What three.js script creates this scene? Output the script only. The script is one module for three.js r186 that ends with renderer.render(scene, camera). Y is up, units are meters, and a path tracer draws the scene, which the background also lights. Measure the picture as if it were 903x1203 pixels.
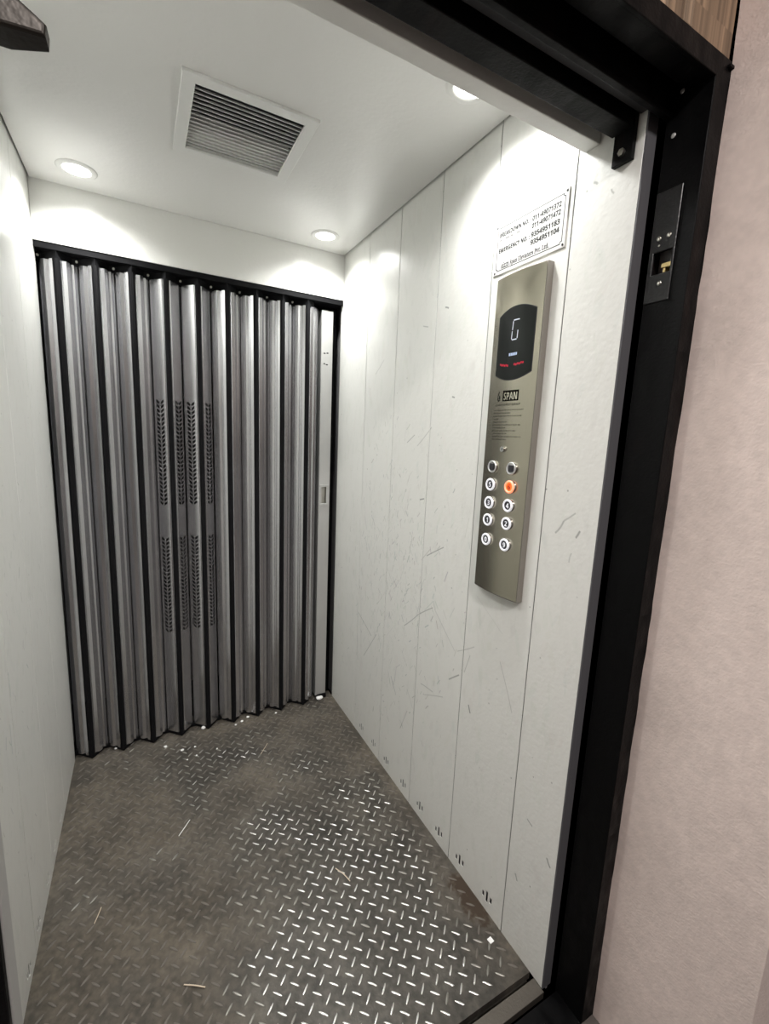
import * as THREE from 'three';
import { RoundedBoxGeometry } from 'three/addons/geometries/RoundedBoxGeometry.js';
import { mergeGeometries } from 'three/addons/utils/BufferGeometryUtils.js';
import { RectAreaLightUniformsLib } from 'three/addons/lights/RectAreaLightUniformsLib.js';
import { FontLoader } from 'three/addons/loaders/FontLoader.js';
import { TextGeometry } from 'three/addons/geometries/TextGeometry.js';

// ------------------------------------------------------------------ camera, light, exposure
const scene = new THREE.Scene();
scene.background = new THREE.Color(0x000000);
const W = 1.1, H = 2.1, D = 1.367, HB = 1.9175;             // cabin width, ceiling height, depth, back header underside
const camera = new THREE.PerspectiveCamera(97.976, 903 / 1203, 0.02, 30);
camera.position.set(0.2854, 1.3241, 1.9436);
camera.rotation.set(-0.1636, -0.501, 0.0423, 'YXZ');
camera.updateMatrixWorld(true);
const renderer = new THREE.WebGLRenderer({ antialias: true });
renderer.toneMapping = THREE.LinearToneMapping;
renderer.toneMappingExposure = 1.0;
renderer.shadowMap.enabled = true;
RectAreaLightUniformsLib.init();
const LAMP = { candela: 2.32, angle: 1.3, penumbra: 1, color: new THREE.Color(1.0, 1.0, 0.975) };
const LAMPS = [[0.145, 0.139], [0.955, 0.141], [0.145, 1.03], [0.957, 1.03]];
const LANDING = { power: 370, color: new THREE.Color(1.0, 0.94, 0.91) };

// a photo pixel is only a direction; the plane it meets gives the place
const FPX = 523.1;
function bp(u, v, axis, val) {
  const d = new THREE.Vector3((u - 451.5) / FPX, -(v - 601.5) / FPX, -1).applyQuaternion(camera.quaternion);
  const o = camera.position.clone(); const k = 'xyz'[axis];
  return o.addScaledVector(d, (val - o[k]) / d[k]);
}

// ------------------------------------------------------------------ helpers
let seed = 12345;
const rnd = () => { seed = (seed * 1664525 + 1013904223) >>> 0; return seed / 4294967296; };
const rr = (a, b) => a + (b - a) * rnd();
const taken = new Map();
function numbered(n) { const k = taken.get(n) || 0; taken.set(n, k + 1); return k ? `${n}_${String(k).padStart(3, '0')}` : n; }
function tag(o, label, category, group, kind) {
  if (label) o.userData.label = label; if (category) o.userData.category = category;
  if (group) o.userData.group = group; if (kind) o.userData.kind = kind; return o;
}
function thing(name, label, category, group) { const g = new THREE.Group(); g.name = numbered(name); scene.add(g); return tag(g, label, category, group); }
function structGroup(name, label, category) { const g = new THREE.Group(); g.name = name; scene.add(g); return tag(g, label, category, null, 'structure'); }
function part(name, geo, mat, parent, label) {
  const m = new THREE.Mesh(geo, mat); m.castShadow = m.receiveShadow = true;
  m.name = parent === scene ? numbered(name) : name; if (label) m.userData.label = label; parent.add(m); return m;
}
function struct(name, geo, mat, label, category) { const m = part(name, geo, mat, scene); m.name = name; return tag(m, label, category, null, 'structure'); }
function meterUV(g) {                                            // uv in metres along the dominant axes of every face
  if (g.index) g = g.toNonIndexed();
  const p = g.attributes.position, n = g.attributes.normal, uv = new Float32Array(p.count * 2);
  for (let i = 0; i < p.count; i++) {
    const ax = Math.abs(n.getX(i)), ay = Math.abs(n.getY(i)), az = Math.abs(n.getZ(i));
    let a, b;
    if (ay >= ax && ay >= az) { a = p.getX(i); b = p.getZ(i); } else if (ax >= az) { a = p.getZ(i); b = p.getY(i); } else { a = p.getX(i); b = p.getY(i); }
    uv[2 * i] = a; uv[2 * i + 1] = b;
  }
  g.setAttribute('uv', new THREE.BufferAttribute(uv, 2)); return g;
}
function box(x0, x1, y0, y1, z0, z1, r = 0) {
  const w = x1 - x0, h = y1 - y0, d = z1 - z0;
  const g = r ? new RoundedBoxGeometry(w, h, d, 2, r) : new THREE.BoxGeometry(w, h, d);
  g.translate((x0 + x1) / 2, (y0 + y1) / 2, (z0 + z1) / 2); return meterUV(g);
}
function merge(list) { return mergeGeometries(list.map(g => { const q = g.index ? g.toNonIndexed() : g; for (const k of Object.keys(q.attributes)) if (!['position', 'normal', 'uv'].includes(k)) q.deleteAttribute(k); return q; })); }
// polygon (a, b) extruded; basis maps local X, Y, Z to world
const MZ = (x) => new THREE.Matrix4().makeBasis(new THREE.Vector3(0, 0, 1), new THREE.Vector3(0, 1, 0), new THREE.Vector3(-1, 0, 0)).setPosition(x, 0, 0);   // local X = world z, extrudes towards -x
const PZ = (x) => new THREE.Matrix4().makeBasis(new THREE.Vector3(0, 0, -1), new THREE.Vector3(0, 1, 0), new THREE.Vector3(1, 0, 0)).setPosition(x, 0, 0);   // local X = -world z, extrudes towards +x
const FLAT = (y) => new THREE.Matrix4().makeBasis(new THREE.Vector3(1, 0, 0), new THREE.Vector3(0, 0, -1), new THREE.Vector3(0, 1, 0)).setPosition(0, y, 0);  // local Y = -world z, extrudes upwards
function poly(pts) { const s = new THREE.Shape(); pts.forEach(([a, b], i) => i ? s.lineTo(a, b) : s.moveTo(a, b)); s.closePath(); return s; }
const rect = (a0, b0, a1, b1) => [[a0, b0], [a1, b0], [a1, b1], [a0, b1]];
function hole(pts) { const s = new THREE.Path(); pts.forEach(([a, b], i) => i ? s.lineTo(a, b) : s.moveTo(a, b)); s.closePath(); return s; }
function ext(shape, depth, bevel = 0, segs = 1) {
  const g = new THREE.ExtrudeGeometry(shape, { depth: depth - 2 * bevel, bevelEnabled: bevel > 0, bevelThickness: bevel, bevelSize: bevel, bevelOffset: -bevel, bevelSegments: segs, curveSegments: 16 });
  if (bevel) g.translate(0, 0, bevel); return g;
}
function tube(pts, r, radial = 6) { return new THREE.TubeGeometry(new THREE.CatmullRomCurve3(pts.map(p => new THREE.Vector3(...p))), Math.max(2, pts.length * 3), r, radial); }

// ------------------------------------------------------------------ procedural textures
function hash2(x, y, s) { let h = (x * 374761393 + y * 668265263 + s * 1442695041) | 0; h = Math.imul(h ^ (h >>> 13), 1274126177); return ((h ^ (h >>> 16)) >>> 0) / 4294967296; }
function vnoise(x, y, per, s) {
  const xi = Math.floor(x), yi = Math.floor(y), fx = x - xi, fy = y - yi, m = (v) => ((v % per) + per) % per;
  const u = fx * fx * (3 - 2 * fx), v = fy * fy * (3 - 2 * fy);
  const a = hash2(m(xi), m(yi), s), b = hash2(m(xi + 1), m(yi), s), c = hash2(m(xi), m(yi + 1), s), d = hash2(m(xi + 1), m(yi + 1), s);
  return a + (b - a) * u + (c - a) * v + (a - b - c + d) * u * v;
}
function fbm(x, y, per, oct, s) { let t = 0, a = 0.5, n = 0; for (let i = 0; i < oct; i++) { t += a * vnoise(x, y, per, s + i * 17); n += a; x *= 2; y *= 2; per *= 2; a *= 0.5; } return t / n; }
function dataTex(w, h, fn, srgb, repeat) {                       // fn(u, v) -> [r, g, b] 0..1
  const d = new Uint8Array(w * h * 4);
  for (let j = 0; j < h; j++) for (let i = 0; i < w; i++) { const c = fn(i / w, j / h), k = 4 * (j * w + i); for (let q = 0; q < 3; q++) d[k + q] = Math.max(0, Math.min(255, c[q] * 255)); d[k + 3] = 255; }
  const t = new THREE.DataTexture(d, w, h); t.wrapS = t.wrapT = THREE.RepeatWrapping; t.magFilter = THREE.LinearFilter; t.minFilter = THREE.LinearMipmapLinearFilter; t.generateMipmaps = true;
  if (srgb) t.colorSpace = THREE.SRGBColorSpace; if (repeat) t.repeat.set(...repeat); t.needsUpdate = true; return t;
}
function canvasTex(w, h, draw, srgb = true) {
  const c = document.createElement('canvas'); c.width = w; c.height = h; draw(c.getContext('2d'), w, h);
  const t = new THREE.CanvasTexture(c); if (srgb) t.colorSpace = THREE.SRGBColorSpace; t.wrapS = t.wrapT = THREE.RepeatWrapping; t.anisotropy = 8; return t;
}
const grey = (v) => [v, v, v];
const peel = dataTex(512, 512, (u, v) => grey(0.5 * fbm(u * 64, v * 64, 64, 2, 3) + 0.5 * fbm(u * 10, v * 10, 10, 2, 9)), false, [2, 2]);
const grit = dataTex(512, 512, (u, v) => grey(0.6 * fbm(u * 100, v * 100, 100, 2, 21) + 0.4 * fbm(u * 12, v * 12, 12, 3, 5)), false, [3, 3]);
const brushed = dataTex(256, 512, (u, v) => grey(0.5 + 0.5 * (fbm(u * 8, v * 220, 220, 2, 7) - 0.5)), false, [4, 4]);

// scuffed white enamel of a cabin side wall: drawn over the whole wall, u along z 0..1.4, v along y 0..2.2
function wallMap(lines, smudge, s0) {
  return canvasTex(1024, 1600, (g, w, h) => {
    seed = s0;
    const X = (z) => z / 1.4 * w, Y = (y) => h - y / 2.2 * h;
    g.fillStyle = '#fafaf7'; g.fillRect(0, 0, w, h);
    for (let i = 0; i < 2600; i++) { g.fillStyle = `rgba(${120 + rr(0, 50) | 0},${140 + rr(0, 30) | 0},130,${rr(0.008, 0.03)})`; g.beginPath(); g.ellipse(rr(0, w), rr(0, h), rr(2, 8), rr(4, 26), rr(-0.5, 0.5), 0, 7); g.fill(); }
    const [z0, z1, y0, y1, n] = smudge;
    for (let i = 0; i < n; i++) {                                // short scuffs, thickest where shoulders and trolleys rub
      const z = z0 + (z1 - z0) * (rnd() + rnd()) / 2, y = y0 + (y1 - y0) * (rnd() + rnd()) / 2, a = rr(-0.9, 0.9) + Math.PI / 2, l = rr(2, 22) * (rnd() < 0.1 ? 2.6 : 1);
      g.strokeStyle = `rgba(${70 + rr(0, 40) | 0},${85 + rr(0, 35) | 0},${80 + rr(0, 35) | 0},${rr(0.06, 0.32)})`; g.lineWidth = rr(0.6, 2.2);
      g.beginPath(); g.moveTo(X(z), Y(y)); g.quadraticCurveTo(X(z) + Math.cos(a) * l * 0.5 + rr(-2, 2), Y(y) - Math.sin(a) * l * 0.5, X(z) + Math.cos(a) * l, Y(y) - Math.sin(a) * l); g.stroke();
    }
    for (let i = 0; i < 150; i++) { g.fillStyle = `rgba(60,62,58,${rr(0.15, 0.5)})`; g.beginPath(); g.arc(rr(0, w), rr(h * 0.15, h), rr(0.5, 1.6), 0, 7); g.fill(); }
    for (const [a, b, c, d, al, lw] of lines) { g.strokeStyle = `rgba(70,74,72,${al * 0.65})`; g.lineWidth = lw; g.beginPath(); g.moveTo(X(a), Y(b)); g.quadraticCurveTo(X((a + c) / 2) + rr(-3, 3), Y((b + d) / 2) + rr(-3, 3), X(c), Y(d)); g.stroke(); }
  });
}
const scratchPx = [[501, 653, 521, 643, .6, 2], [474.5, 735, 491, 722, .45, 2], [491, 722, 508, 714, .5, 2], [537, 765, 557, 760, .3, 1.6], [527, 798, 539, 793, .6, 2.5], [550, 828, 552, 838, .8, 3], [587, 777, 601, 838, .35, 1.4], [510, 715, 534, 765, .3, 1.5],
  [420, 718, 436, 747, .5, 2], [427, 770, 442, 745, .45, 2], [498, 816, 520, 819, .35, 1.6], [494, 803, 508, 813, .4, 2], [441, 440, 451, 423, .3, 1.6], [478, 520, 487, 511, .5, 2], [490, 524, 507, 502, .4, 1.5], [531, 466, 534, 467, .7, 3],
  [523, 361, 527, 362, .7, 3], [497, 383, 503, 384, .4, 2], [493, 587, 498, 586, .7, 3], [652, 626, 662, 612, .45, 3], [662, 612, 676, 603, .35, 2.5], [676, 632, 681, 624, .6, 3], [668, 661, 671, 650, .3, 2], [419, 700, 420, 775, .3, 2], [424, 690, 424, 760, .25, 1.5],
  [619, 962, 625, 971, .5, 2.5], [605, 1026, 607, 1035, .6, 3], [642, 1008, 646, 1020, .6, 3], [697, 215, 702, 216, .5, 3], [718, 222, 721, 227, .5, 2], [545, 790, 552, 770, .35, 1.6], [560, 700, 590, 745, .12, 1.3], [470, 855, 478, 835, .3, 2]];
const rightLines = scratchPx.map(([a, b, c, d, al, lw]) => { const p = bp(a, b, 0, W), q = bp(c, d, 0, W); return [p.z, p.y, q.z, q.y, al, lw]; });
const wallRightMap = wallMap(rightLines, [0.12, 0.98, 0.15, 1.45, 700], 11); wallRightMap.repeat.set(1 / 1.4, 1 / 2.2);
const wallLeftMap = wallMap([], [0.0, 1.3, 0.05, 1.5, 260], 23); wallLeftMap.repeat.set(1 / 1.4, 1 / 2.2);

// chequer plate: steel, with brown dirt trodden in on the far left, along the walls and at the gate; one rust streak
const FW = 1.1, FL = 1.44, rust = bp(556, 1062, 1, 0), rust2 = bp(541, 1038, 1, 0);
function dirtAt(x, z) {
  const n = fbm(x * 5 + 3, z * 5 + 1, 64, 4, 31), m = fbm(x * 22, z * 22, 128, 3, 47);
  const edge = Math.max(0, 1 - Math.min(x, 1.1 - x) / 0.13) * 0.8, back = Math.max(0, 1 - (z + 0.05) / 1.05) * 0.72, left = Math.max(0, Math.min(1, (0.62 - x) / 0.34)) * 0.72;
  let d = Math.max(edge, back, left) + (n - 0.5) * 1.25 + (m - 0.5) * 0.5;
  return Math.max(0, Math.min(1, d * 1.15));
}
const floorTex = (kind) => dataTex(704, 928, (u, v) => {
  const x = u * FW, z = v * FL - 0.07, d = dirtAt(x, z), f = fbm(x * 90, z * 90, 512, 3, 77), g2 = fbm(x * 9, z * 9, 64, 3, 91);
  const dr = Math.min(Math.hypot((x - rust.x) * 1.6, z - rust.z) / 0.075, Math.hypot(x - rust2.x, z - rust2.z) / 0.045) + (f - 0.5) * 0.9;
  const ru = Math.max(0, Math.min(1, (0.95 - dr) * 2.2));
  if (kind === 'rough') return [0, Math.min(1, 0.36 + 0.5 * d + 0.12 * f + 0.3 * ru), Math.max(0, 0.6 - 0.55 * d - ru)];
  const k = 0.80 + 0.4 * (f - 0.5) + 0.35 * (g2 - 0.5);
  let c = [(0.40 + 0.03 * d) * k, (0.385 + 0.015 * d) * k, (0.36 - 0.005 * d) * k];
  c = c.map((q, i) => q * (1 - ru) + [0.25, 0.205, 0.165][i] * ru);
  return c;
}, kind === 'color', [1 / FW, 1 / FL]);
const floorColor = floorTex('color'), floorRough = floorTex('rough');

const plasterMap = dataTex(512, 512, (u, v) => { const n = fbm(u * 6, v * 6, 6, 4, 61), m = fbm(u * 60, v * 60, 60, 2, 67), k = 0.92 + 0.10 * (n - 0.5) + 0.06 * (m - 0.5); return [0.97 * k, 0.905 * k, 0.875 * k]; }, true, [1.4, 1.4]);
const woodMap = dataTex(512, 512, (u, v) => { const w = fbm(u * 50 + 0.8 * fbm(u * 6, v * 2, 6, 2, 3), v, 50, 3, 13), k = 0.72 + 0.42 * (w - 0.5) + 0.2 * (fbm(u * 8, v * 2, 8, 2, 4) - 0.5); return [0.80 * k, 0.69 * k, 0.58 * k]; }, true, [3, 1]);
const blackMap = dataTex(512, 512, (u, v) => { const n = fbm(u * 14, v * 6, 14, 4, 15), s = Math.max(0, n - 0.60) * 1.6; return [0.03 + 0.14 * s, 0.03 + 0.08 * s, 0.035 + 0.06 * s]; }, true, [2, 1]);
const blackRough = dataTex(256, 256, (u, v) => [0, 0.26 + 0.45 * fbm(u * 20, v * 12, 20, 4, 19), 0], false, [3, 2]);

// ------------------------------------------------------------------ materials
const std = (o) => new THREE.MeshStandardMaterial(o);
const phys = (o) => new THREE.MeshPhysicalMaterial(o);
const L = (r, g, b) => new THREE.Color().setRGB(r, g, b);
const M = {
  wallR: phys({ color: L(0.87, 0.875, 0.86), map: wallRightMap, roughness: 0.36, clearcoat: 0.35, clearcoatRoughness: 0.16, bumpMap: peel, bumpScale: 0.0006 }),
  wallL: phys({ color: L(0.87, 0.875, 0.86), map: wallLeftMap, roughness: 0.36, clearcoat: 0.35, clearcoatRoughness: 0.16, bumpMap: peel, bumpScale: 0.0006 }),
  white: phys({ color: L(0.83, 0.83, 0.80), roughness: 0.34, clearcoat: 0.35, clearcoatRoughness: 0.16, bumpMap: peel, bumpScale: 0.0006 }),
  ceiling: phys({ color: L(0.80, 0.795, 0.775), roughness: 0.38, clearcoat: 0.3, clearcoatRoughness: 0.22, bumpMap: peel, bumpScale: 0.0006 }),
  plastic: std({ color: L(0.78, 0.78, 0.76), roughness: 0.5 }),
  plate: std({ color: 0xffffff, map: floorColor, roughness: 1, roughnessMap: floorRough, metalness: 1, metalnessMap: floorRough, bumpMap: grit, bumpScale: 0.0006 }),
  bars: std({ color: L(0.80, 0.79, 0.76), roughness: 0.24, metalness: 1, bumpMap: grit, bumpScale: 0.0002 }),
  barsWorn: std({ color: L(0.33, 0.32, 0.29), roughness: 0.36, metalness: 0.9, bumpMap: grit, bumpScale: 0.0003 }),
  barsCaked: std({ color: L(0.145, 0.130, 0.112), roughness: 0.55, metalness: 0.3, bumpMap: grit, bumpScale: 0.0004 }),
  sill: std({ color: L(0.125, 0.112, 0.096), roughness: 0.5, metalness: 0.7, bumpMap: grit, bumpScale: 0.0005 }),
  galv: std({ color: L(0.60, 0.60, 0.62), roughness: 0.25, metalness: 0.95 }),
  post: std({ color: L(0.55, 0.55, 0.54), roughness: 0.5, metalness: 0.6 }),
  rubber: phys({ color: L(0.006, 0.006, 0.007), roughness: 0.7, specularIntensity: 0.25 }),
  shaft: std({ color: L(0.30, 0.29, 0.28), roughness: 0.95 }),
  sheet: std({ color: L(0.24, 0.24, 0.245), roughness: 0.6 }),
  darkGrey: std({ color: L(0.045, 0.046, 0.05), roughness: 0.55 }),
  greyPaint: std({ color: L(0.10, 0.10, 0.108), roughness: 0.5 }),
  black: phys({ color: L(1, 1, 1), map: blackMap, roughness: 1, roughnessMap: blackRough, metalness: 0, bumpMap: grit, bumpScale: 0.0004, specularIntensity: 0.25 }),
  enamel: phys({ color: L(0.018, 0.018, 0.019), roughness: 0.3, specularIntensity: 0.55, bumpMap: grit, bumpScale: 0.0005 }),
  steel: std({ color: L(0.50, 0.49, 0.45), roughness: 0.34, metalness: 1, bumpMap: brushed, bumpScale: 0.0002 }),
  steelEdge: std({ color: L(0.30, 0.28, 0.25), roughness: 0.5, metalness: 0.5 }),
  chrome: std({ color: L(0.8, 0.8, 0.8), roughness: 0.18, metalness: 1 }),
  screw: std({ color: L(0.7, 0.68, 0.62), roughness: 0.3, metalness: 1 }),
  brass: std({ color: L(0.75, 0.58, 0.28), roughness: 0.3, metalness: 1 }),
  ring: std({ color: L(0.86, 0.86, 0.88), roughness: 0.3, emissive: L(0.9, 0.9, 1.0), emissiveIntensity: 0.35 }),
  ringSteel: std({ color: L(0.85, 0.85, 0.85), roughness: 0.35, metalness: 0.7 }),
  cap: std({ color: L(0.03, 0.03, 0.035), roughness: 0.35 }),
  numeral: std({ color: L(0.85, 0.85, 0.88), roughness: 0.4, emissive: L(0.9, 0.9, 1.0), emissiveIntensity: 0.3 }),
  ringLit: std({ color: L(0.9, 0.5, 0.4), roughness: 0.3, emissive: L(1.0, 0.22, 0.05), emissiveIntensity: 0.9 }),
  capLit: std({ color: L(0.9, 0.2, 0.05), roughness: 0.4, emissive: L(1.0, 0.10, 0.0), emissiveIntensity: 0.85 }),
  numeralLit: std({ color: L(0.30, 0.02, 0.02), roughness: 0.5 }),
  lamp: std({ color: L(1, 1, 1), roughness: 0.4, emissive: L(1, 0.99, 0.96), emissiveIntensity: 6 }),
  lever: std({ color: L(0.032, 0.028, 0.024), roughness: 0.42, metalness: 0.6, bumpMap: grit, bumpScale: 0.0004 }),
  plaster: std({ color: 0xffffff, map: plasterMap, roughness: 0.95, bumpMap: grit, bumpScale: 0.0007 }),
  concrete: std({ color: L(0.12, 0.105, 0.095), roughness: 0.95 }),
  wood: std({ color: 0xffffff, map: woodMap, roughness: 0.8, bumpMap: woodMap, bumpScale: 0.001 }),
  wood2: std({ color: L(0.82, 0.78, 0.74), map: woodMap, roughness: 0.8, bumpMap: woodMap, bumpScale: 0.001 }),
  paper: std({ color: L(0.88, 0.88, 0.87), roughness: 0.8, side: THREE.DoubleSide }),
  straw: std({ color: L(0.62, 0.52, 0.40), roughness: 0.8 }),
};

// ------------------------------------------------------------------ structure: cabin shell
const joints = [-0.03, 0.25, 0.4925, 0.735, 0.979, 1.222, D];
const slotZ = [0.323, 0.441, 0.556, 0.69, 0.806, 0.922, 1.034, 1.16];
function slotPaths(sign, z) {                                     // one vent: a long slot between two short ones
  const s = (c, y0, y1) => hole(rect(sign * c - 0.0037, y0, sign * c + 0.0037, y1));
  return [s(z - 0.0155, 0.034, 0.050), s(z, 0.028, 0.062), s(z + 0.0155, 0.038, 0.056)];
}
function sideWall(name, sign, basis, mat, label) {
  const g = structGroup(name, label, 'wall');
  for (let i = 0; i < joints.length - 1; i++) {
    const a = joints[i] + 0.0014, b = joints[i + 1] - 0.0014;
    const sh = poly(rect(Math.min(sign * a, sign * b), 0.0, Math.max(sign * a, sign * b), 2.2));
    for (const z of slotZ) if (z > a && z < b) sh.holes.push(...slotPaths(sign, z));
    const geo = ext(sh, 0.0018, 0.0004); geo.applyMatrix4(basis); part('wall_panel', geo, mat, g);
  }
  return g;
}
const wr = sideWall('wall_right', 1, MZ(W + 0.0018), M.wallR, 'scuffed glossy white steel panel wall behind the button panel');
part('backing', box(W + 0.0205, W + 0.026, -0.02, 2.24, -0.2, D - 0.004), M.sheet, wr);
part('end_flange', box(W + 0.0005, W + 0.028, 0, 2.2, D - 0.004, D + 0.002), M.greyPaint, wr, 'dark grey end flange of the wall');
const wl = sideWall('wall_left', -1, PZ(-0.0018), M.wallL, 'plain white steel panel wall beside the folding gate');
part('backing', box(-0.026, -0.0205, -0.02, 2.24, -0.2, D - 0.004), M.sheet, wl);

// back: white header over the gate, dark shaft wall behind it
struct('trim_1', box(0.0006, W - 0.0006, HB, 2.2, -0.03, 0, 0.001), M.white, 'white steel header above the folding gate', 'header');
struct('wall_back', box(-0.5, W + 0.5, -0.4, 2.8, -1.3, -1.2), M.shaft, 'grey shaft wall behind the folding gate', 'wall');
// ceiling plate with an opening for the vent, roof above it
const V = { x0: 0.396, x1: 0.711, z0: 0.426, z1: 0.748 };
{
  const s = poly(rect(0.005, -1.238, W - 0.006, -0.003)); s.holes.push(hole(rect(V.x0 + 0.02, -(V.z1 - 0.02), V.x1 - 0.02, -(V.z0 + 0.02))));
  const g = ext(s, 0.012, 0.0008); g.applyMatrix4(FLAT(H));
  struct('ceiling', g, M.ceiling, 'smooth white cabin ceiling with downlights and a vent', 'ceiling');
}
struct('ceiling_roof', box(-0.03, W + 0.03, 2.24, 2.27, -0.2, D + 0.004), M.sheet, 'grey cabin roof above the ceiling plate', 'roof');
// front header lip, grey under edge
struct('trim_2', box(0.0006, W - 0.0006, 1.909, 2.235, 1.238, 1.272, 0.002), M.white, 'white front header lip above the doorway', 'header');
struct('trim_3', box(0.0006, W - 0.0006, 1.918, 2.235, 1.353, D, 0.001), M.darkGrey, 'grey outer header edge behind the gate track', 'header');

// floor: chequer plate with raised bars, sill groove, sill
const floorG = structGroup('floor', 'brown dusty chequer plate cabin floor with raised tread bars', 'floor');
const uvFloor = (g) => { if (g.index) g = g.toNonIndexed(); const p = g.attributes.position, uv = new Float32Array(p.count * 2); for (let i = 0; i < p.count; i++) { uv[2 * i] = p.getX(i); uv[2 * i + 1] = p.getZ(i) + 0.07; } g.setAttribute('uv', new THREE.BufferAttribute(uv, 2)); return g; };
part('plate', uvFloor(box(0, W, -0.02, 0, -0.14, 1.328)), M.plate, floorG);
{
  const bar = new THREE.SphereGeometry(1, 10, 3, 0, Math.PI * 2, 0, Math.PI / 2); bar.scale(0.0138, 0.0019, 0.0031);   // a lens-shaped bar 27 mm long
  const p0 = 0.0425, all = [], v = new THREE.Vector3();
  for (let i = -20; i < 12; i++) for (let j = -30; j < 8; j++) for (const k of [0, 1]) {
    const x = 0.773 + i * p0 + k * 0.0205, z = 1.086 + j * p0 + k * 0.0215;
    if (x < 0.014 || x > W - 0.014 || z < -0.12 || z > 1.312) continue;
    v.set(x, 0, z).project(camera);
    const vis = v.z < 1 && Math.abs(v.x) < 1.0 && Math.abs(v.y) < 1.0;
    const d = camera.position.distanceTo(new THREE.Vector3(x, 0, z));
    all.push({ x, z, k, d: vis ? d : d + 10 });
  }
  all.sort((a, b) => a.d - b.d);
  const rest = [[], [], []], barMats = [M.bars, M.barsWorn, M.barsCaked];
  all.forEach((q, i) => {
    const g = bar.clone().applyMatrix4(new THREE.Matrix4().makeRotationY(q.k ? Math.PI / 4 : -Math.PI / 4).setPosition(q.x, 0, q.z));
    const u = uvFloor(g);
    const t = dirtAt(q.x, q.z) + (hash2(i, 7, 3) - 0.5) * 0.16, tier = t < 0.22 ? 0 : t < 0.5 ? 1 : 2;      // clean, worn, caked with dirt
    if (i < 300) part('tread_bar', u, barMats[tier], floorG); else rest[tier].push(u);
  });
  rest.forEach((l, t) => { if (l.length) part('tread_bars', mergeGeometries(l), barMats[t], floorG).userData.kind = 'stuff'; });
}
part('sill_groove', uvFloor(box(0, W, -0.05, -0.035, 1.32, 1.35)), M.plate, floorG);
part('sill', box(0, W, -0.02, 0, 1.342, 1.375, 0.0012), M.sill, floorG, 'worn steel door sill');

// ------------------------------------------------------------------ structure: landing
const JX = 1.13, PX = 1.17, JZ0 = 1.383, JZ1 = 1.457, RZ = 1.723, OL = -0.07;
{
  // masonry pier on the right, its plaster edge lapping unevenly over the steel frame
  const g = new THREE.BoxGeometry(0.9, 2.7, RZ - JZ1, 1, 220, 12); g.translate(PX + 0.45, 1.3, (RZ + JZ1) / 2);
  const p = g.attributes.position;
  for (let i = 0; i < p.count; i++) if (Math.abs(p.getX(i) - PX) < 1e-4) {
    const y = p.getY(i), z = p.getZ(i), e = Math.max(0, 1 - (z - JZ1) / 0.03);
    p.setX(i, PX - e * 0.005 * (fbm(y * 9, z * 3, 64, 3, 5) - 0.35) + 0.0015 * (fbm(y * 5, z * 12, 64, 2, 8) - 0.5));
    if (z < JZ1 + 1e-4) p.setZ(i, JZ1 + 0.0005 + 0.004 * (fbm(y * 14, 2, 64, 3, 12) - 0.3));
  }
  g.computeVertexNormals();
  struct('wall_front', meterUV(g), M.plaster, 'pinkish plastered wall reveal beside the black door frame', 'wall');
}
struct('wall_front_pier', box(-1.3, OL, -0.05, 2.65, JZ1, RZ), M.plaster, 'plastered wall pier beside the open landing gate', 'wall');
struct('wall_front_lintel', box(OL, PX, 2.36, 2.65, JZ1, RZ), M.plaster, 'plastered wall over the lift opening', 'wall');
struct('floor_landing', box(-1.3, 2.07, -0.05, 0, 1.458, 3.3), M.concrete, 'dark landing floor outside the lift', 'floor');
struct('ceiling_landing', box(-1.3, 2.07, 2.65, 2.7, 1.3, 3.3), M.plaster, 'landing ceiling outside the lift', 'ceiling');
struct('wall_landing', box(-1.3, 2.07, -0.05, 2.7, 3.3, 3.35), M.concrete, 'landing wall opposite the lift', 'wall');
struct('wall_landing_left', box(-1.35, -1.3, -0.05, 2.7, 1.4, 3.35), M.concrete, 'landing side wall', 'wall');
struct('wall_landing_right', box(2.07, 2.12, -0.05, 2.7, 1.4, 3.35), M.concrete, 'landing side wall past the pier', 'wall');

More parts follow.
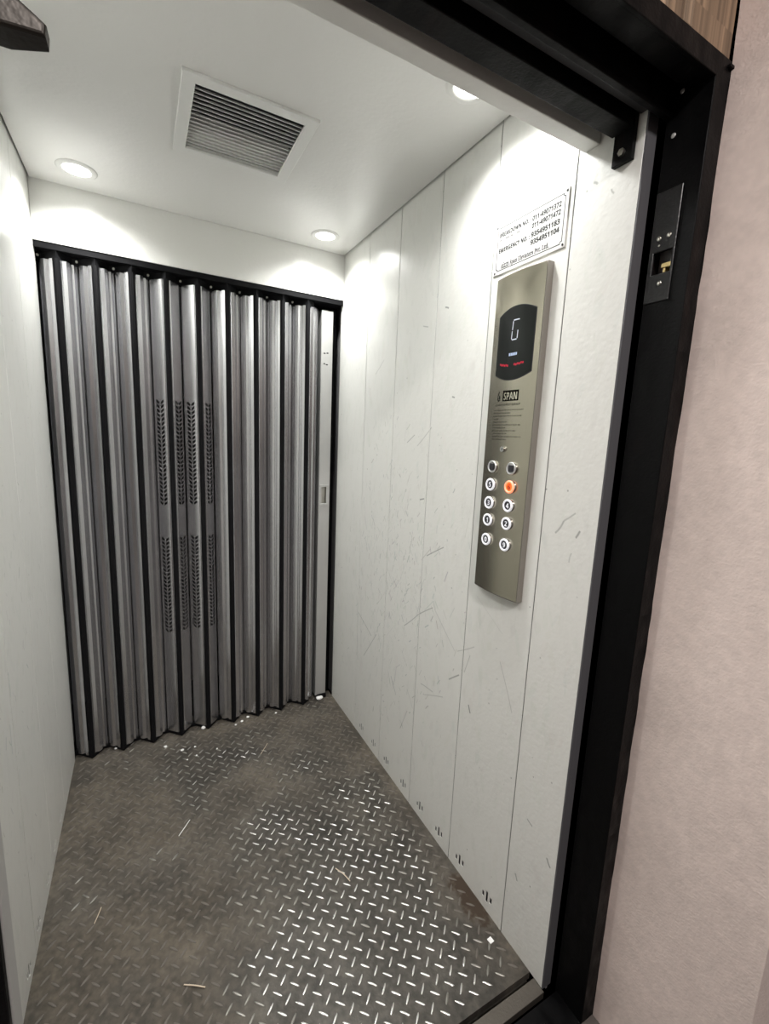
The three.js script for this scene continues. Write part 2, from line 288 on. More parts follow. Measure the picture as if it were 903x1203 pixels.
// black steel door frame of the landing
const frame = structGroup('door_1', 'glossy black steel landing door frame with a strike plate', 'door frame');
{
  const slot = [1.392, 1.641, 1.426, 1.679];
  const s = poly(rect(JZ0, -0.02, JZ1, 1.93)); s.holes.push(hole(rect(...slot)));
  const g = ext(s, 0.004, 0.0006); g.applyMatrix4(MZ(JX + 0.004)); part('jamb_reveal', meterUV(g), M.black, frame);
  part('jamb_face', box(JX + 0.0002, PX + 0.004, -0.02, 1.93, JZ1 - 0.004, JZ1 + 0.001, 0.0015), M.black, frame);
  part('jamb_back', box(JX + 0.0002, PX, -0.02, 1.93, JZ0, JZ0 + 0.004, 0.001), M.black, frame);
  part('jamb_core', box(JX + 0.03, PX - 0.001, -0.02, 1.93, JZ0 + 0.004, JZ1 - 0.004), M.sheet, frame);
  part('jamb_reveal', box(OL, OL + 0.04, -0.02, 1.93, JZ0, JZ1, 0.002), M.black, frame);
  // header: soffit stepping up towards the shaft
  part('header_face', box(OL, PX + 0.002, 1.928, 1.962, JZ1 - 0.006, JZ1 + 0.001, 0.0015), M.black, frame);
  part('header_soffit', box(OL, JX, 1.93, 1.934, 1.415, JZ1 - 0.006), M.black, frame);
  part('header_back', box(OL, JX, 1.934, 2.36, 1.411, 1.415), M.black, frame);
  part('header_bar', box(OL, 1.066, 1.952, 1.971, 1.396, 1.411, 0.002), M.darkGrey, frame, 'grey flat bar under the header');
  part('header_angle', box(OL, PX, 1.898, 1.906, 1.3835, 1.3955, 0.0015), M.black, frame);
  part('header_angle', box(OL, PX, 1.906, 2.36, 1.3835, 1.388), M.black, frame);
  part('header_tip', box(PX - 0.012, PX + 0.014, 1.948, 1.953, JZ1, JZ1 + 0.006, 0.001), M.black, frame);
  part('landing_sill', box(OL, PX, -0.03, -0.001, 1.386, JZ1 + 0.001, 0.001), M.black, frame);
  // strike plate with a latch slot
  const ps = poly(rect(1.3845, 1.592, 1.430, 1.781)); ps.holes.push(hole(rect(...slot)));
  const pg = ext(ps, 0.003, 0.0007); pg.applyMatrix4(MZ(JX)); const sp = part('strike_plate', meterUV(pg), M.enamel, frame);
  part('latch_box', box(JX + 0.026, JX + 0.029, 1.63, 1.69, 1.385, 1.43), M.sheet, sp);
  part('latch_bolt', box(JX + 0.004, JX + 0.026, 1.652, 1.660, 1.405, 1.424, 0.001), M.brass, sp, 'brass latch bolt');
  part('latch_spring', box(JX + 0.006, JX + 0.026, 1.643, 1.652, 1.408, 1.413, 0.001), M.brass, sp, 'brass latch spring');
  const sg = new THREE.SphereGeometry(0.0042, 12, 6, 0, 7, 0, Math.PI / 2); sg.scale(1, 0.5, 1); sg.rotateZ(Math.PI / 2);
  for (const [y, z, k] of [[1.702, 1.399, 1], [1.703, 1.417, 1], [1.624, 1.410, 1], [1.69, 1.401, 0.45]]) { const m = part('screw', sg, M.screw, sp); m.position.set(JX - 0.003, y, z); m.scale.setScalar(k); }
  const m = part('rivet', sg, M.post, frame); m.position.set(JX, 1.87, 1.399); const m2 = part('rivet', sg, M.post, frame); m2.position.set(JX, 1.935, 1.405);
}
// rough boards closing the gap over the frame
const boards = structGroup('trim_4', 'rough split timber boards above the black door frame', 'boards');
{
  const cuts = [OL, 0.1, 0.27, 0.44, 0.60, 0.76, 0.90, 0.992, 1.027, 1.052, PX - 0.004];
  for (let i = 0; i < cuts.length - 1; i++) part('board', box(cuts[i] + 0.0015, cuts[i + 1] - 0.0012, 1.963, 2.36, JZ1 - 0.022 + rr(0, 0.004), JZ1 - 0.002 + rr(-0.004, 0.002), 0.0015), i % 2 ? M.wood2 : M.wood, boards);
  part('board_backing', box(OL, PX, 1.962, 2.36, JZ1 - 0.04, JZ1 - 0.024), M.sheet, boards);
}

// ------------------------------------------------------------------ folding gate at the back of the cabin
{
  const gate = thing('folding_gate', 'closed silver corrugated folding gate with black hinge strips', 'gate');
  const Y0 = 0.018, Y1 = 1.872, X0 = 0.060, P = 0.11, ZF = -0.010, ZB = -0.057;
  // a leaf runs from (xa, za) to (xb, zb) in plan, with two pressed ribs; t along it, o off it towards the viewer
  const prof = [[0, 0], [0.16, 0], [0.28, 0.009], [0.50, 0.009], [0.62, 0], [0.72, 0], [0.80, 0.006], [1, 0.006]];
  const profP = [[0, 0], [0.07, 0], [0.11, 0.0035], [0.90, 0.0035], [0.94, 0], [1, 0]];
  function leaf(xa, za, xb, zb, perf) {
    const len = Math.hypot(xb - xa, zb - za), dx = (xb - xa) / len, dz = (zb - za) / len; let nx = -dz, nz = dx; if (nz < 0) { nx = -nx; nz = -nz; }
    const pr = perf ? profP : prof, parts = [];
    for (let i = 0; i < pr.length - 1; i++) {
      const [t0, o0] = pr[i], [t1, o1] = pr[i + 1];
      const ax = xa + dx * t0 * len + nx * o0, az = za + dz * t0 * len + nz * o0, bx = xa + dx * t1 * len + nx * o1, bz = za + dz * t1 * len + nz * o1, l = Math.hypot(bx - ax, bz - az);
      const s = poly(rect(0, Y0, l, Y1));
      if (perf && i === 2) {                                       // two columns of slanted slots in an upper and a lower block
        for (const [ya, yb] of [[1.022, 1.436], [0.480, 0.890]]) for (let k = 0; k < 25; k++) {
          const y = ya + (k + 0.5) * (yb - ya) / 25;
          for (const sd of [-1, 1]) {
            const c = l / 2 + sd * 0.0098, hw = 0.0068, hh = 0.0052, sk = 0.0045 * sd;
            s.holes.push(hole([[c - hw, y - hh - sk], [c + hw, y - hh + sk], [c + hw, y + hh + sk], [c - hw, y + hh - sk]]));
          }
        }
      }
      const g = new THREE.ShapeGeometry(s), e = new THREE.Vector3((bx - ax) / l, 0, (bz - az) / l), up = new THREE.Vector3(0, 1, 0);
      g.applyMatrix4(new THREE.Matrix4().makeBasis(e, up, e.clone().cross(up)).setPosition(ax, 0, az)); parts.push(g);
    }
    return mergeGeometries(parts);
  }
  const mats = [M.galv]; M.galv.side = THREE.DoubleSide;
  // front ridges k = -1 .. 8; valleys halfway
  const ridge = (k) => X0 + P * k;
  const zig = [];
  for (let k = -1; k < 8; k++) {
    const xr = ridge(k), xn = ridge(k + 1), xv = (xr + xn) / 2 - 0.004;
    if (k >= 0) part('leaf', leaf(xr + 0.008, ZF - 0.004, xv - 0.003, ZB, k === 3 || k === 4), mats[0], gate);
    part('leaf', leaf(xv + 0.003, ZB, xn - 0.008, ZF - 0.004, k === 2 || k === 3), mats[0], gate);
    if (k >= 0) zig.push([xr, ZF]); zig.push([xv - 0.012, ZB], [xv + 0.012, ZB]);
  }
  const x8 = ridge(8); zig.push([x8, ZF], [x8 + 0.035, ZB + 0.02]);
  part('leaf', leaf(x8 + 0.008, ZF - 0.004, x8 + 0.052, ZB + 0.012, false), mats[0], gate);
  for (let k = 0; k <= 8; k++) {
    const c = poly([[-0.0105, 0.012], [-0.0098, -0.001], [-0.004, -0.006], [0.004, -0.006], [0.0098, -0.001], [0.0105, 0.012]]);
    const g = ext(c, Y1 + 0.002 - Y0 + 0.006); g.applyMatrix4(FLAT(Y0 - 0.006)); g.translate(ridge(k), 0, ZF - 0.002); part('hinge_strip', g, M.rubber, gate);
  }
  const band = (y0, y1, t) => { const up = zig.map(([x, z]) => [x, -(z + t)]), dn = zig.map(([x, z]) => [x, -(z - 0.008)]).reverse(); const g = ext(poly([...up, ...dn]), y1 - y0); g.applyMatrix4(FLAT(y0)); return g; };
  part('bottom_seal', band(0.002, Y0 + 0.004, 0.004), M.rubber, gate);
  part('top_hanger', band(Y1 - 0.004, 1.898, 0.003), M.rubber, gate);
  part('top_track', box(0.002, W - 0.002, 1.898, HB - 0.0005, -0.10, -0.004), M.rubber, gate);
  const bolt = new THREE.CylinderGeometry(0.0038, 0.0042, 0.006, 10); bolt.rotateX(Math.PI / 2);
  for (let k = -1; k < 8; k++) { const b = part('hanger_bolt', bolt, M.screw, gate); b.position.set(ridge(k) + P / 2 - 0.002, 1.886, ZB + 0.006); }
  // end post with a finger recess
  const s = poly(rect(1.010, 0.02, 1.064, 1.872)); s.holes.push(hole(rect(1.023, 1.008, 1.047, 1.086)));
  const pg = ext(s, 0.003, 0.0008); pg.translate(0, 0, -0.034);
  const post = part('end_post', pg, M.post, gate, 'flat silver end post');
  part('post_side', merge([box(1.010, 1.013, 0.02, 1.872, -0.075, -0.034), box(1.061, 1.064, 0.02, 1.872, -0.075, -0.034)]), M.post, post);
  part('handle_recess', merge([box(1.020, 1.050, 1.004, 1.09, -0.046, -0.043), box(1.020, 1.023, 1.004, 1.09, -0.043, -0.034), box(1.047, 1.050, 1.004, 1.09, -0.043, -0.034)]), M.steel, post, 'recessed steel finger pull');
  for (const y of [1.002, 1.092]) part('recess_lip', box(1.014, 1.056, y - 0.005, y + 0.005, -0.032, -0.028, 0.001), M.post, post);
  const rv = new THREE.SphereGeometry(0.0045, 10, 6);
  for (const [x, y] of [[1.026, 1.690], [1.040, 1.692], [1.026, 1.645], [1.038, 1.642]]) { const b = part('rivet', rv, M.darkGrey, post); b.position.set(x, y, -0.031); b.scale.set(1.2, 0.7, 0.4); }
  part('receiving_jamb', box(1.070, W - 0.001, 0.002, 1.897, -0.13, -0.075, 0.002), M.black, gate, 'black receiving jamb behind the end post');
  part('fixed_jamb', box(0.001, 0.012, 0.002, 1.897, -0.13, -0.062, 0.002), M.black, gate);
  part('lock_foot', box(1.018, 1.066, 0.002, 0.024, -0.06, -0.024, 0.002), M.rubber, gate);
}

// ------------------------------------------------------------------ button panel
{
  const cop = thing('button_panel', 'tall stainless steel lift button panel with a lit display', 'panel');
  const zc = 1.104, hw = 0.080, y0 = 0.936, y1 = 1.724;
  const depth = (z) => 0.0175 + 0.0085 * (1 - ((z - zc) / hw) ** 2);            // the face is slightly bowed
  const prof = [[zc - hw, 0]]; for (let i = 0; i <= 16; i++) { const z = zc - hw + 2 * hw * i / 16; prof.push([z, depth(z)]); } prof.push([zc + hw, 0]);
  // body: profile swept along y; local X = z, local Y = off the wall
  const s = poly(prof.map(([z, d]) => [z, d - 0.0006]));
  const bg = ext(s, y1 - y0, 0.0015); bg.applyMatrix4(new THREE.Matrix4().makeBasis(new THREE.Vector3(0, 0, 1), new THREE.Vector3(-1, 0, 0), new THREE.Vector3(0, -1, 0)).setPosition(W, y1, 0));
  part('body', meterUV(bg), M.steelEdge, cop);
  // curved patch over the face between two y curves
  function patch(z0, z1, yb, yt, off, nx, ny) {
    const pos = [], uv = [], idx = [];
    for (let j = 0; j <= ny; j++) for (let i = 0; i <= nx; i++) {
      const a = i / nx, z = z0 + (z1 - z0) * a, b = yb(a), t = yt(a), y = b + (t - b) * j / ny;
      pos.push(W - depth(z) - off, y, z); uv.push(a, j / ny);
    }
    for (let j = 0; j < ny; j++) for (let i = 0; i < nx; i++) { const k = j * (nx + 1) + i; idx.push(k, k + 1, k + nx + 1, k + 1, k + nx + 2, k + nx + 1); }
    const g = new THREE.BufferGeometry(); g.setAttribute('position', new THREE.Float32BufferAttribute(pos, 3)); g.setAttribute('uv', new THREE.Float32BufferAttribute(uv, 2)); g.setIndex(idx); g.computeVertexNormals(); return g;
  }
  const flat = (v) => () => v;
  // printed face: logo, tagline and instruction lines
  const faceTex = canvasTex(512, 2048, (g, w, h) => {
    seed = 77; g.fillStyle = '#bdbab0'; g.fillRect(0, 0, w, h);
    for (let i = 0; i < 1500; i++) { g.fillStyle = `rgba(${rnd() < .5 ? '255,255,250' : '90,86,70'},${rr(0.01, 0.05)})`; g.fillRect(rr(0, w), rr(0, h), rr(0.5, 2), rr(40, 300)); }
    const X = (z) => (z - (zc - hw)) / (2 * hw) * w, Y = (y) => (y1 - y) / (y1 - y0) * h;
    // drop-shaped emblem and the name in a black box
    const ex = X(1.070), ey = Y(1.438); g.strokeStyle = g.fillStyle = '#191814'; g.lineWidth = 9;
    g.beginPath(); g.moveTo(ex + 3, ey - 34); g.quadraticCurveTo(ex - 16, ey - 6, ex - 15, ey + 8); g.quadraticCurveTo(ex - 10, ey + 28, ex + 6, ey + 22); g.quadraticCurveTo(ex + 18, ey + 10, ex + 6, ey - 6); g.quadraticCurveTo(ex - 2, ey + 4, ex + 2, ey + 12); g.stroke();
    g.fillRect(X(1.084), Y(1.4525), X(1.138) - X(1.084), Y(1.427) - Y(1.4525));
    g.fillStyle = '#e6e4da'; g.font = 'bold 62px sans-serif'; g.textAlign = 'center'; g.textBaseline = 'middle';
    g.save(); g.translate(X(1.111), Y(1.4395)); g.scale(0.95, 1); g.fillText('SPAN', 0, 2); g.restore();
    const bars = (za, zb, y, hh, al) => { let x = X(za); const e = X(zb); while (x < e) { const l = Math.min(rr(8, 26), e - x); g.fillStyle = `rgba(38,36,28,${al * rr(0.75, 1)})`; let q = x; while (q < x + l) { g.fillRect(q, Y(y) - hh * rr(0.35, 0.6), 2.6, hh * rr(0.7, 1)); q += 4.2; } x += l + 6; } };
    bars(1.060, 1.144, 1.4185, 14, 0.9);
    [[1.052, 1.156], [1.052, 1.116], [1.052, 1.154], [1.056, 1.072], [1.052, 1.106], [1.052, 1.152], [1.052, 1.104], [1.052, 1.138], [1.054, 1.108], [1.054, 1.154], [1.054, 1.108]].forEach(([a, b], i) => bars(a, b, 1.4055 - i * 0.0072, 9, 0.75));
  });
  const faceMat = phys({ color: L(0.88, 0.86, 0.79), map: faceTex, roughness: 0.26, metalness: 0.97, anisotropy: 0.5, anisotropyRotation: 0 });
  part('face_plate', patch(zc - hw + 0.002, zc + hw - 0.002, flat(y0 + 0.003), flat(y1 - 0.003), 0.0004, 20, 4), faceMat, cop);
  // smoked display: straight sides, bowed top and bottom
  const dispTex = canvasTex(384, 512, (g, w, h) => {
    g.fillStyle = '#000'; g.fillRect(0, 0, w, h);
    const seg = (x0, y0, x1, y1) => { g.strokeStyle = '#eef2ff'; g.lineWidth = 8; g.lineCap = 'round'; g.beginPath(); g.moveTo(x0, y0); g.lineTo(x1, y1); g.stroke(); };
    seg(178, 95, 232, 95); seg(172, 104, 168, 158); seg(166, 172, 164, 222); seg(172, 230, 216, 230); seg(224, 222, 226, 172);        // G
    g.fillStyle = '#cfe0ff'; for (let i = 0; i < 5; i++) g.fillRect(150 + i * 18, 322, 14, 20);
    g.fillStyle = '#d01838'; g.font = 'bold 25px sans-serif'; g.textAlign = 'center';
    for (const [x0, n] of [[52, 6], [212, 6]]) for (let i = 0; i < n; i++) g.fillRect(x0 + i * 17, 398 + (i % 2 ? 4 : 0), 13, 15);
  });
  const dispMat = phys({ color: L(0.010, 0.012, 0.011), roughness: 0.3, specularIntensity: 0.4, emissive: L(1, 1, 1), emissiveMap: dispTex, emissiveIntensity: 0.9 });
  const bow = (a, s) => s * 0.016 * (1 - (2 * a - 1) ** 2);
  const disp = part('display', patch(1.050, 1.166, a => 1.492 - bow(a, 1), a => 1.628 + bow(a, 1), 0.0012, 20, 8), dispMat, cop, 'dark display showing a letter G');
  part('display_bezel', patch(1.0485, 1.1675, a => 1.4905 - bow(a, 1), a => 1.6295 + bow(a, 1), 0.0008, 20, 2), M.cap, disp);
  // key switch, two rockers, eight buttons
  const cylX = (r0, r1, l, n = 24) => { const g = new THREE.CylinderGeometry(r0, r1, l, n); g.rotateZ(Math.PI / 2); return g; };      // axis along -x, narrow end outwards
  const at = (m, y, z, o) => { m.position.set(W - depth(z) - o, y, z); return m; };
  const key = at(part('key_switch', cylX(0.0065, 0.0075, 0.008), M.chrome, cop), 1.310, 1.104, 0.003);
  part('key_hole', box(-0.0046, -0.0038, -0.003, 0.003, -0.0008, 0.0008), M.cap, key);
  const torus = (R, r) => { const g = new THREE.TorusGeometry(R, r, 8, 28); g.rotateY(Math.PI / 2); return g; };
  for (const z of [1.071, 1.138]) {
    const sw = at(part('rocker_switch', cylX(0.0138, 0.015, 0.006), M.chrome, cop), 1.265, z, 0.002);
    part('switch_ring', torus(0.0135, 0.002), M.ringSteel, sw).position.x = -0.003;
    part('rocker', box(-0.0065, -0.0025, -0.009, 0.008, -0.0068, 0.0068, 0.0012), M.cap, sw, 'black rocker');
  }
  const font = await new FontLoader().loadAsync('fonts/droid/droid_sans_bold.typeface.json');
  const btn = [[1.219, 1.070, '5'], [1.172, 1.070, '3'], [1.127, 1.070, '1'], [1.075, 1.070, '0'], [1.220, 1.138, '6', 1], [1.174, 1.138, '4'], [1.129, 1.138, '2'], [1.075, 1.138, '9']];
  for (const [y, z, ch, lit] of btn) {
    const b = at(part('button', cylX(0.0150, 0.0165, 0.006), M.chrome, cop), y, z, 0.002);
    const rg = part('button_ring', torus(0.0132, 0.0030), lit ? M.ringLit : M.ring, b, lit ? 'glowing orange ring' : 'white ring'); rg.position.x = -0.0035;
    const c = part('button_cap', cylX(0.0108, 0.0112, 0.003), lit ? M.capLit : M.cap, b, lit ? 'glowing red button cap' : undefined); c.position.x = -0.003;
    const tg = new TextGeometry(ch, { font, size: 0.0125, depth: 0.0006, curveSegments: 4 }); tg.computeBoundingBox(); const bb = tg.boundingBox;
    tg.translate(-(bb.min.x + bb.max.x) / 2, -(bb.min.y + bb.max.y) / 2, 0); tg.applyMatrix4(MZ(0));
    const n = part('numeral', tg, lit ? M.numeralLit : M.numeral, b); n.position.x = -0.0045;
  }
}

// ------------------------------------------------------------------ notice plate
{
  const sign = thing('notice_plate', 'white plate with black telephone numbers above the button panel', 'sign');
  const q = { z0: 0.987, z1: 1.210, y0: 1.744, y1: 1.862 };
  const tex = canvasTex(1024, 544, (g, w, h) => {
    g.fillStyle = '#f6f6f4'; g.fillRect(0, 0, w, h); g.strokeStyle = '#000'; g.lineWidth = 9;
    const m = 40, n = 24; g.beginPath(); g.moveTo(m + n, m); g.lineTo(w - m - n, m); g.quadraticCurveTo(w - m - n, m + n, w - m, m + n); g.lineTo(w - m, h - m - n); g.quadraticCurveTo(w - m - n, h - m - n, w - m - n, h - m); g.lineTo(m + n, h - m); g.quadraticCurveTo(m + n, h - m - n, m, h - m - n); g.lineTo(m, m + n); g.quadraticCurveTo(m + n, m + n, m + n, m); g.stroke();
    g.fillStyle = '#000'; g.textBaseline = 'alphabetic'; g.textAlign = 'left';
    const t = (s, x, y, size, width, f = 'bold') => { g.font = `${f} ${size}px sans-serif`; const k = width / g.measureText(s).width; g.save(); g.translate(x, y); g.scale(k, 1); g.lineWidth = 4; g.strokeStyle = g.fillStyle; g.fillText(s, 0, 0); if (size > 50) g.strokeText(s, 0, 0); g.restore(); };
    t('BREAKDOWN NO. :', 66, 142, 62, 478); t('011-49071372', 560, 142, 68, 380);
    t('011-49071472', 560, 216, 68, 380);
    seed = 5; let x = 76; while (x < 380) { g.fillRect(x, 168 - rr(0, 6), 7, rr(18, 28)); x += rnd() < 0.2 ? 22 : 11; }
    t('EMERGENCY NO. :', 66, 312, 62, 478); t('9354951183', 560, 304, 68, 380);
    t('9354951104', 560, 380, 68, 380);
    g.lineWidth = 5; g.beginPath(); g.moveTo(170, 392); g.quadraticCurveTo(150, 425, 165, 436); g.quadraticCurveTo(190, 436, 178, 412); g.stroke();
    g.fillRect(128, 446, 120, 46); g.fillStyle = '#f6f6f4'; t('SPAN', 138, 484, 42, 100); g.fillStyle = '#000';
    g.font = 'bold 64px serif'; g.lineWidth = 3; g.strokeStyle = '#000'; const s = 'Span Elevators Pvt. Ltd.', k = 560 / g.measureText(s).width; g.save(); g.translate(264, 486); g.scale(k, 1); g.fillText(s, 0, 0); g.strokeText(s, 0, 0); g.restore();
  });
  const sg = ext(poly(rect(q.z0, q.y0, q.z1, q.y1)), 0.0022, 0.0004); sg.applyMatrix4(MZ(W - 0.0002)); part('plate', meterUV(sg), M.plastic, sign);
  const f = new THREE.PlaneGeometry(q.z1 - q.z0 - 0.0012, q.y1 - q.y0 - 0.0012); f.rotateY(-Math.PI / 2); f.translate(W - 0.00265, (q.y0 + q.y1) / 2, (q.z0 + q.z1) / 2);
  part('print', f, std({ color: L(0.72, 0.72, 0.72), map: tex, roughness: 0.6 }), sign);
  const pin = new THREE.SphereGeometry(0.0026, 10, 6); pin.scale(0.5, 1, 1);
  for (const z of [q.z0 + 0.006, q.z1 - 0.006]) for (const y of [q.y0 + 0.006, q.y1 - 0.006]) part('pin', pin, M.cap, sign).position.set(W - 0.003, y, z);
}

// ------------------------------------------------------------------ downlights
LAMPS.forEach(([x, z], i) => {
  const names = ['round recessed downlight between the vent and the left end of the gate', 'round recessed downlight in the ceiling corner over the gate end post', 'round recessed downlight near the landing gate post', 'round recessed downlight beside the front header above the notice plate'];
  names[0] = 'round recessed downlight in the ceiling corner between gate and plain white wall';
  const l = thing('downlight', names[i], 'light', 'ceiling downlights');
  l.position.set(x, H, z);
  const pr = [[0.036, 0.004], [0.037, -0.002], [0.040, -0.0045], [0.050, -0.004], [0.0545, -0.0015], [0.055, 0.0]].map(([a, b]) => new THREE.Vector2(a, b));
  part('trim_ring', new THREE.LatheGeometry(pr, 40), M.plastic, l);
  const dg = new THREE.CylinderGeometry(0.0375, 0.0375, 0.003, 40); dg.translate(0, -0.0005, 0);
  part('lens', dg, M.lamp, l, 'glowing white lens');
  const a = new THREE.SpotLight(LAMP.color, LAMP.candela, 0, LAMP.angle, LAMP.penumbra, 2);
  a.position.set(0, -0.008, 0); a.target.position.set(0, -1, 0); a.castShadow = true; a.shadow.radius = 2; a.shadow.mapSize.set(1024, 1024); l.add(a.target); l.add(a);
});

// ------------------------------------------------------------------ ceiling vent
{
  const vent = thing('ceiling_vent', 'white rectangular louvred fan vent in the ceiling', 'vent');
  const s = poly(rect(V.x0, -V.z1, V.x1, -V.z0)), b = 0.030; s.holes.push(hole(rect(V.x0 + b, -(V.z1 - b), V.x1 - b, -(V.z0 + b))));
  const g = ext(s, 0.008, 0.002, 2); g.applyMatrix4(FLAT(H - 0.008)); part('vent_frame', g, M.plastic, vent);
  const n = 17, z0 = V.z0 + b, z1 = V.z1 - b, pitch = (z1 - z0) / n;
  const sg = box(V.x0 + b - 0.002, V.x1 - b + 0.002, -0.0006, 0.0006, -0.0056, 0.0056);
  for (let i = 0; i < n; i++) { const m = part('slat', sg, M.plastic, vent); m.position.set(0, H + 0.0005, z0 + (i + 0.5) * pitch); m.rotation.x = 0.85; }
  part('housing', merge([box(V.x0 + 0.02, V.x1 - 0.02, H + 0.09, H + 0.093, V.z0 + 0.02, V.z1 - 0.02), box(V.x0 + 0.018, V.x0 + 0.02, H + 0.012, H + 0.093, V.z0 + 0.02, V.z1 - 0.02), box(V.x1 - 0.02, V.x1 - 0.018, H + 0.012, H + 0.093, V.z0 + 0.02, V.z1 - 0.02), box(V.x0 + 0.02, V.x1 - 0.02, H + 0.012, H + 0.093, V.z0 + 0.018, V.z0 + 0.02), box(V.x0 + 0.02, V.x1 - 0.02, H + 0.012, H + 0.093, V.z1 - 0.02, V.z1 - 0.018)]), M.darkGrey, vent);
  part('fan_body', box(V.x0 + 0.022, V.x1 - 0.022, H + 0.011, H + 0.036, V.z0 + 0.022, 0.548, 0.003), M.plastic, vent, 'pale fan body behind the slats');
}

// ------------------------------------------------------------------ gate track and its bracket at the front of the cabin
{
  const tr = thing('gate_track', 'black steel gate track hung under the front header', 'track');
  part('channel', box(0.001, W - 0.012, 1.897, 1.985, 1.307, 1.348, 0.002), M.black, tr);
  part('hanger', box(0.001, W - 0.012, 1.985, 2.24, 1.318, 1.335), M.black, tr);
  const br = part('bracket', box(W - 0.010, W - 0.0005, 1.846, 1.945, 1.310, 1.350, 0.001), M.black, tr, 'black bracket bolted to the wall');
  const hx = new THREE.CylinderGeometry(0.0065, 0.0065, 0.006, 6); hx.rotateZ(Math.PI / 2); part('bolt', hx, M.screw, br).position.set(W - 0.013, 1.863, 1.331);
  const rn = new THREE.CylinderGeometry(0.008, 0.008, 0.007, 16); rn.rotateZ(Math.PI / 2); part('washer', rn, M.black, br).position.set(W - 0.012, 1.925, 1.331);
}

// ------------------------------------------------------------------ open landing gate, folded against the left jamb
{
  const g = thing('landing_gate', 'open dark folding landing gate with a pointed latch lever', 'gate');
  part('lead_post', box(0.106, 0.136, 0.004, 1.895, 1.388, 1.414, 0.002), M.post, g, 'grey lead post');
  part('post_cover', box(0.104, 0.134, 0.004, 1.895, 1.414, 1.424, 0.002), M.black, g);
  for (let i = 0; i < 6; i++) {
    const x = -0.028 + i * 0.022, lg = box(-0.003, 0.003, 0.006, 1.885, -0.022, 0.022, 0.0012); const m = part('leaf', lg, M.galv, g); m.position.set(x + 0.011, 0, 1.406); m.rotation.y = (i % 2 ? 1 : -1) * 0.38;
  }
  // lever: pointed blade with a blunt tip, leaving the lead post towards the strike plate
  const sh = new THREE.Shape(); sh.moveTo(0.128, 1.642); sh.lineTo(0.200, 1.644); sh.lineTo(0.2285, 1.6465); sh.lineTo(0.2295, 1.656); sh.quadraticCurveTo(0.212, 1.668, 0.180, 1.684); sh.lineTo(0.128, 1.692); sh.closePath();
  const lg = ext(sh, 0.032, 0.003, 3); lg.translate(0, 0, 1.386);
  { const a = lg.attributes.position; for (let i = 0; i < a.count; i++) { const k = Math.max(0, (a.getX(i) - 0.19) / 0.04); if (a.getZ(i) < 1.4) a.setZ(i, a.getZ(i) + 0.012 * k * k); } lg.computeVertexNormals(); }
  part('latch_lever', meterUV(lg), M.lever, g, 'dark worn steel latch lever');
}

// ------------------------------------------------------------------ litter on the floor
function strip(a, b, w, h, mat, name, label, cat, bend = 0.004) {
  const t = thing(name, label, cat, null); const p = bp(...a, 1, 0), q = bp(...b, 1, 0), m = p.clone().lerp(q, 0.5);
  t.position.set(m.x, 0, m.z);
  const g = tube([[p.x - m.x, 0.003, p.z - m.z], [bend, 0.0046, bend * 0.6], [q.x - m.x, 0.003, q.z - m.z]], w, 5); part('stalk', g, mat, t); return t;
}
strip([210, 983], [223, 964], 0.0013, 0, M.paper, 'straw', 'pale thin straw lying behind the middle of the dusty floor', 'litter', 0.001);
strip([216, 1158], [241, 1161], 0.0016, 0, M.straw, 'twig', 'short brown twig lying level among the tread bars', 'litter', 0.002);
strip([111, 1086], [119, 1067], 0.0012, 0, M.straw, 'dry_stalk', 'thin tan stalk beside the plain white wall', 'litter', 0.001);
strip([394, 1021], [411, 1036], 0.0014, 0, M.straw, 'leaf_stem', 'curved tan stem on the clean chequer plate', 'litter', 0.003);
strip([306, 887], [314, 874], 0.0011, 0, M.straw, 'grass_blade', 'dry grass blade in front of the folding gate', 'litter', 0.001);
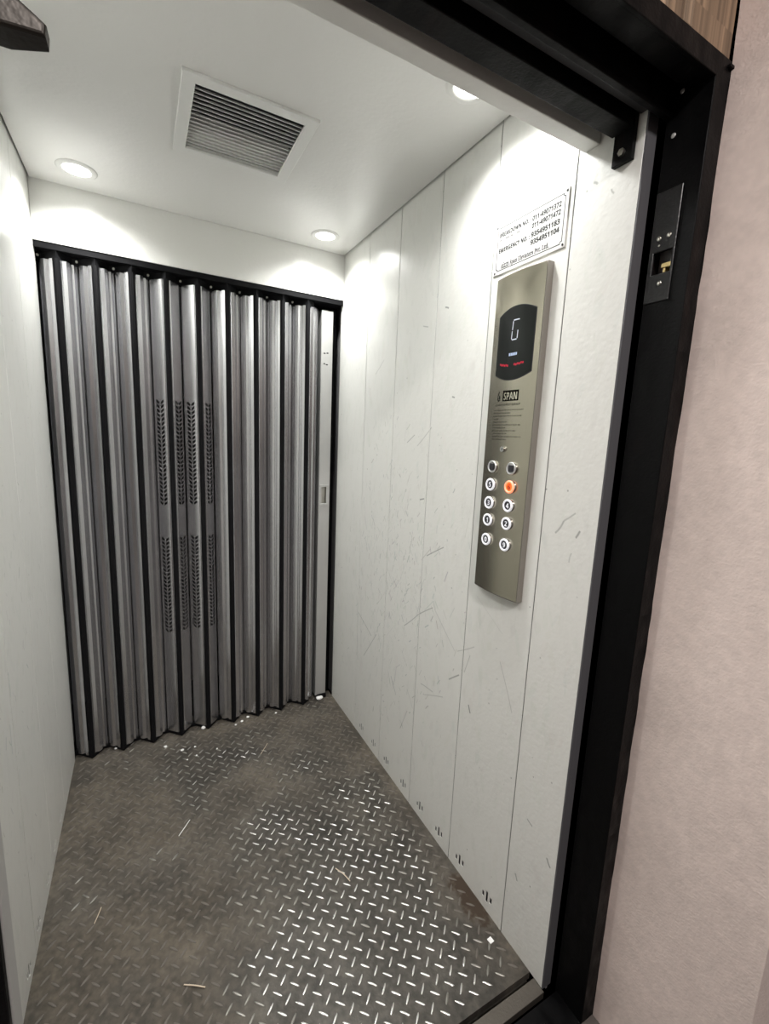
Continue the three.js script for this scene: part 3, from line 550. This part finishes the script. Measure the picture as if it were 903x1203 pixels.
function crumb(px, r, name, label, group) {
  const p = bp(...px, 1, 0), g = new THREE.IcosahedronGeometry(r, 1), a = g.attributes.position;
  for (let i = 0; i < a.count; i++) { const x = a.getX(i), y = a.getY(i), z = a.getZ(i), k = 0.75 + 0.6 * vnoise(x / r * 1.3 + 9 + px[0], z / r * 1.3 + y / r + 9, 64, 4); a.setXYZ(i, x * k, y * k * 0.55, z * k); }
  g.computeVertexNormals(); g.computeBoundingBox(); g.translate(0, -g.boundingBox.min.y, 0);
  const m = part(name, g, M.paper, scene); m.position.set(p.x, 0.0004, p.z); return tag(m, label, 'litter', group);
}
crumb([375, 821], 0.017, 'crumpled_paper', 'crumpled white paper wad at the foot of the gate end post');
const bits = [[194, 878, .006], [214, 882, .006], [231, 888, .0035], [239, 856, .009], [284, 848, .006], [291, 843, .006], [277, 852, .0045], [136, 880, .005], [220, 893, .003], [229, 878, .004], [255, 880, .003], [324, 838, .004]];
for (const [u, v, r] of bits) crumb([u, v], r, 'paper_crumb', 'small white paper crumb on the floor before the folding gate', 'white crumbs along the folding gate');
{
  const p = bp(576, 1105, 1, 0), s = new THREE.BoxGeometry(0.0135, 0.0012, 0.0135); s.rotateY(0.1); const m = part('paper_square', s, M.paper, scene); m.position.set(p.x, 0.0012, p.z); tag(m, 'small square of white paper on the floor near the sill', 'litter');
}

// ------------------------------------------------------------------ landing lamp behind the viewer
{
  const l = thing('landing_lamp', 'small round ceiling lamp of the landing', 'light'); l.position.set(0.35, 2.65, 2.75);
  const pr = [[0.0, -0.06], [0.08, -0.055], [0.12, -0.03], [0.125, 0]].map(([a, b]) => new THREE.Vector2(a, b));
  part('shade', new THREE.LatheGeometry(pr, 32), std({ color: L(0.8, 0.75, 0.7), roughness: 0.6, emissive: LANDING.color, emissiveIntensity: 1.0 }), l);
  const a = new THREE.RectAreaLight(LANDING.color, LANDING.power, 0.2, 0.2); a.position.set(0, -0.065, 0); a.rotation.x = -Math.PI / 2; a.castShadow = true; l.add(a);
}

renderer.render(scene, camera);
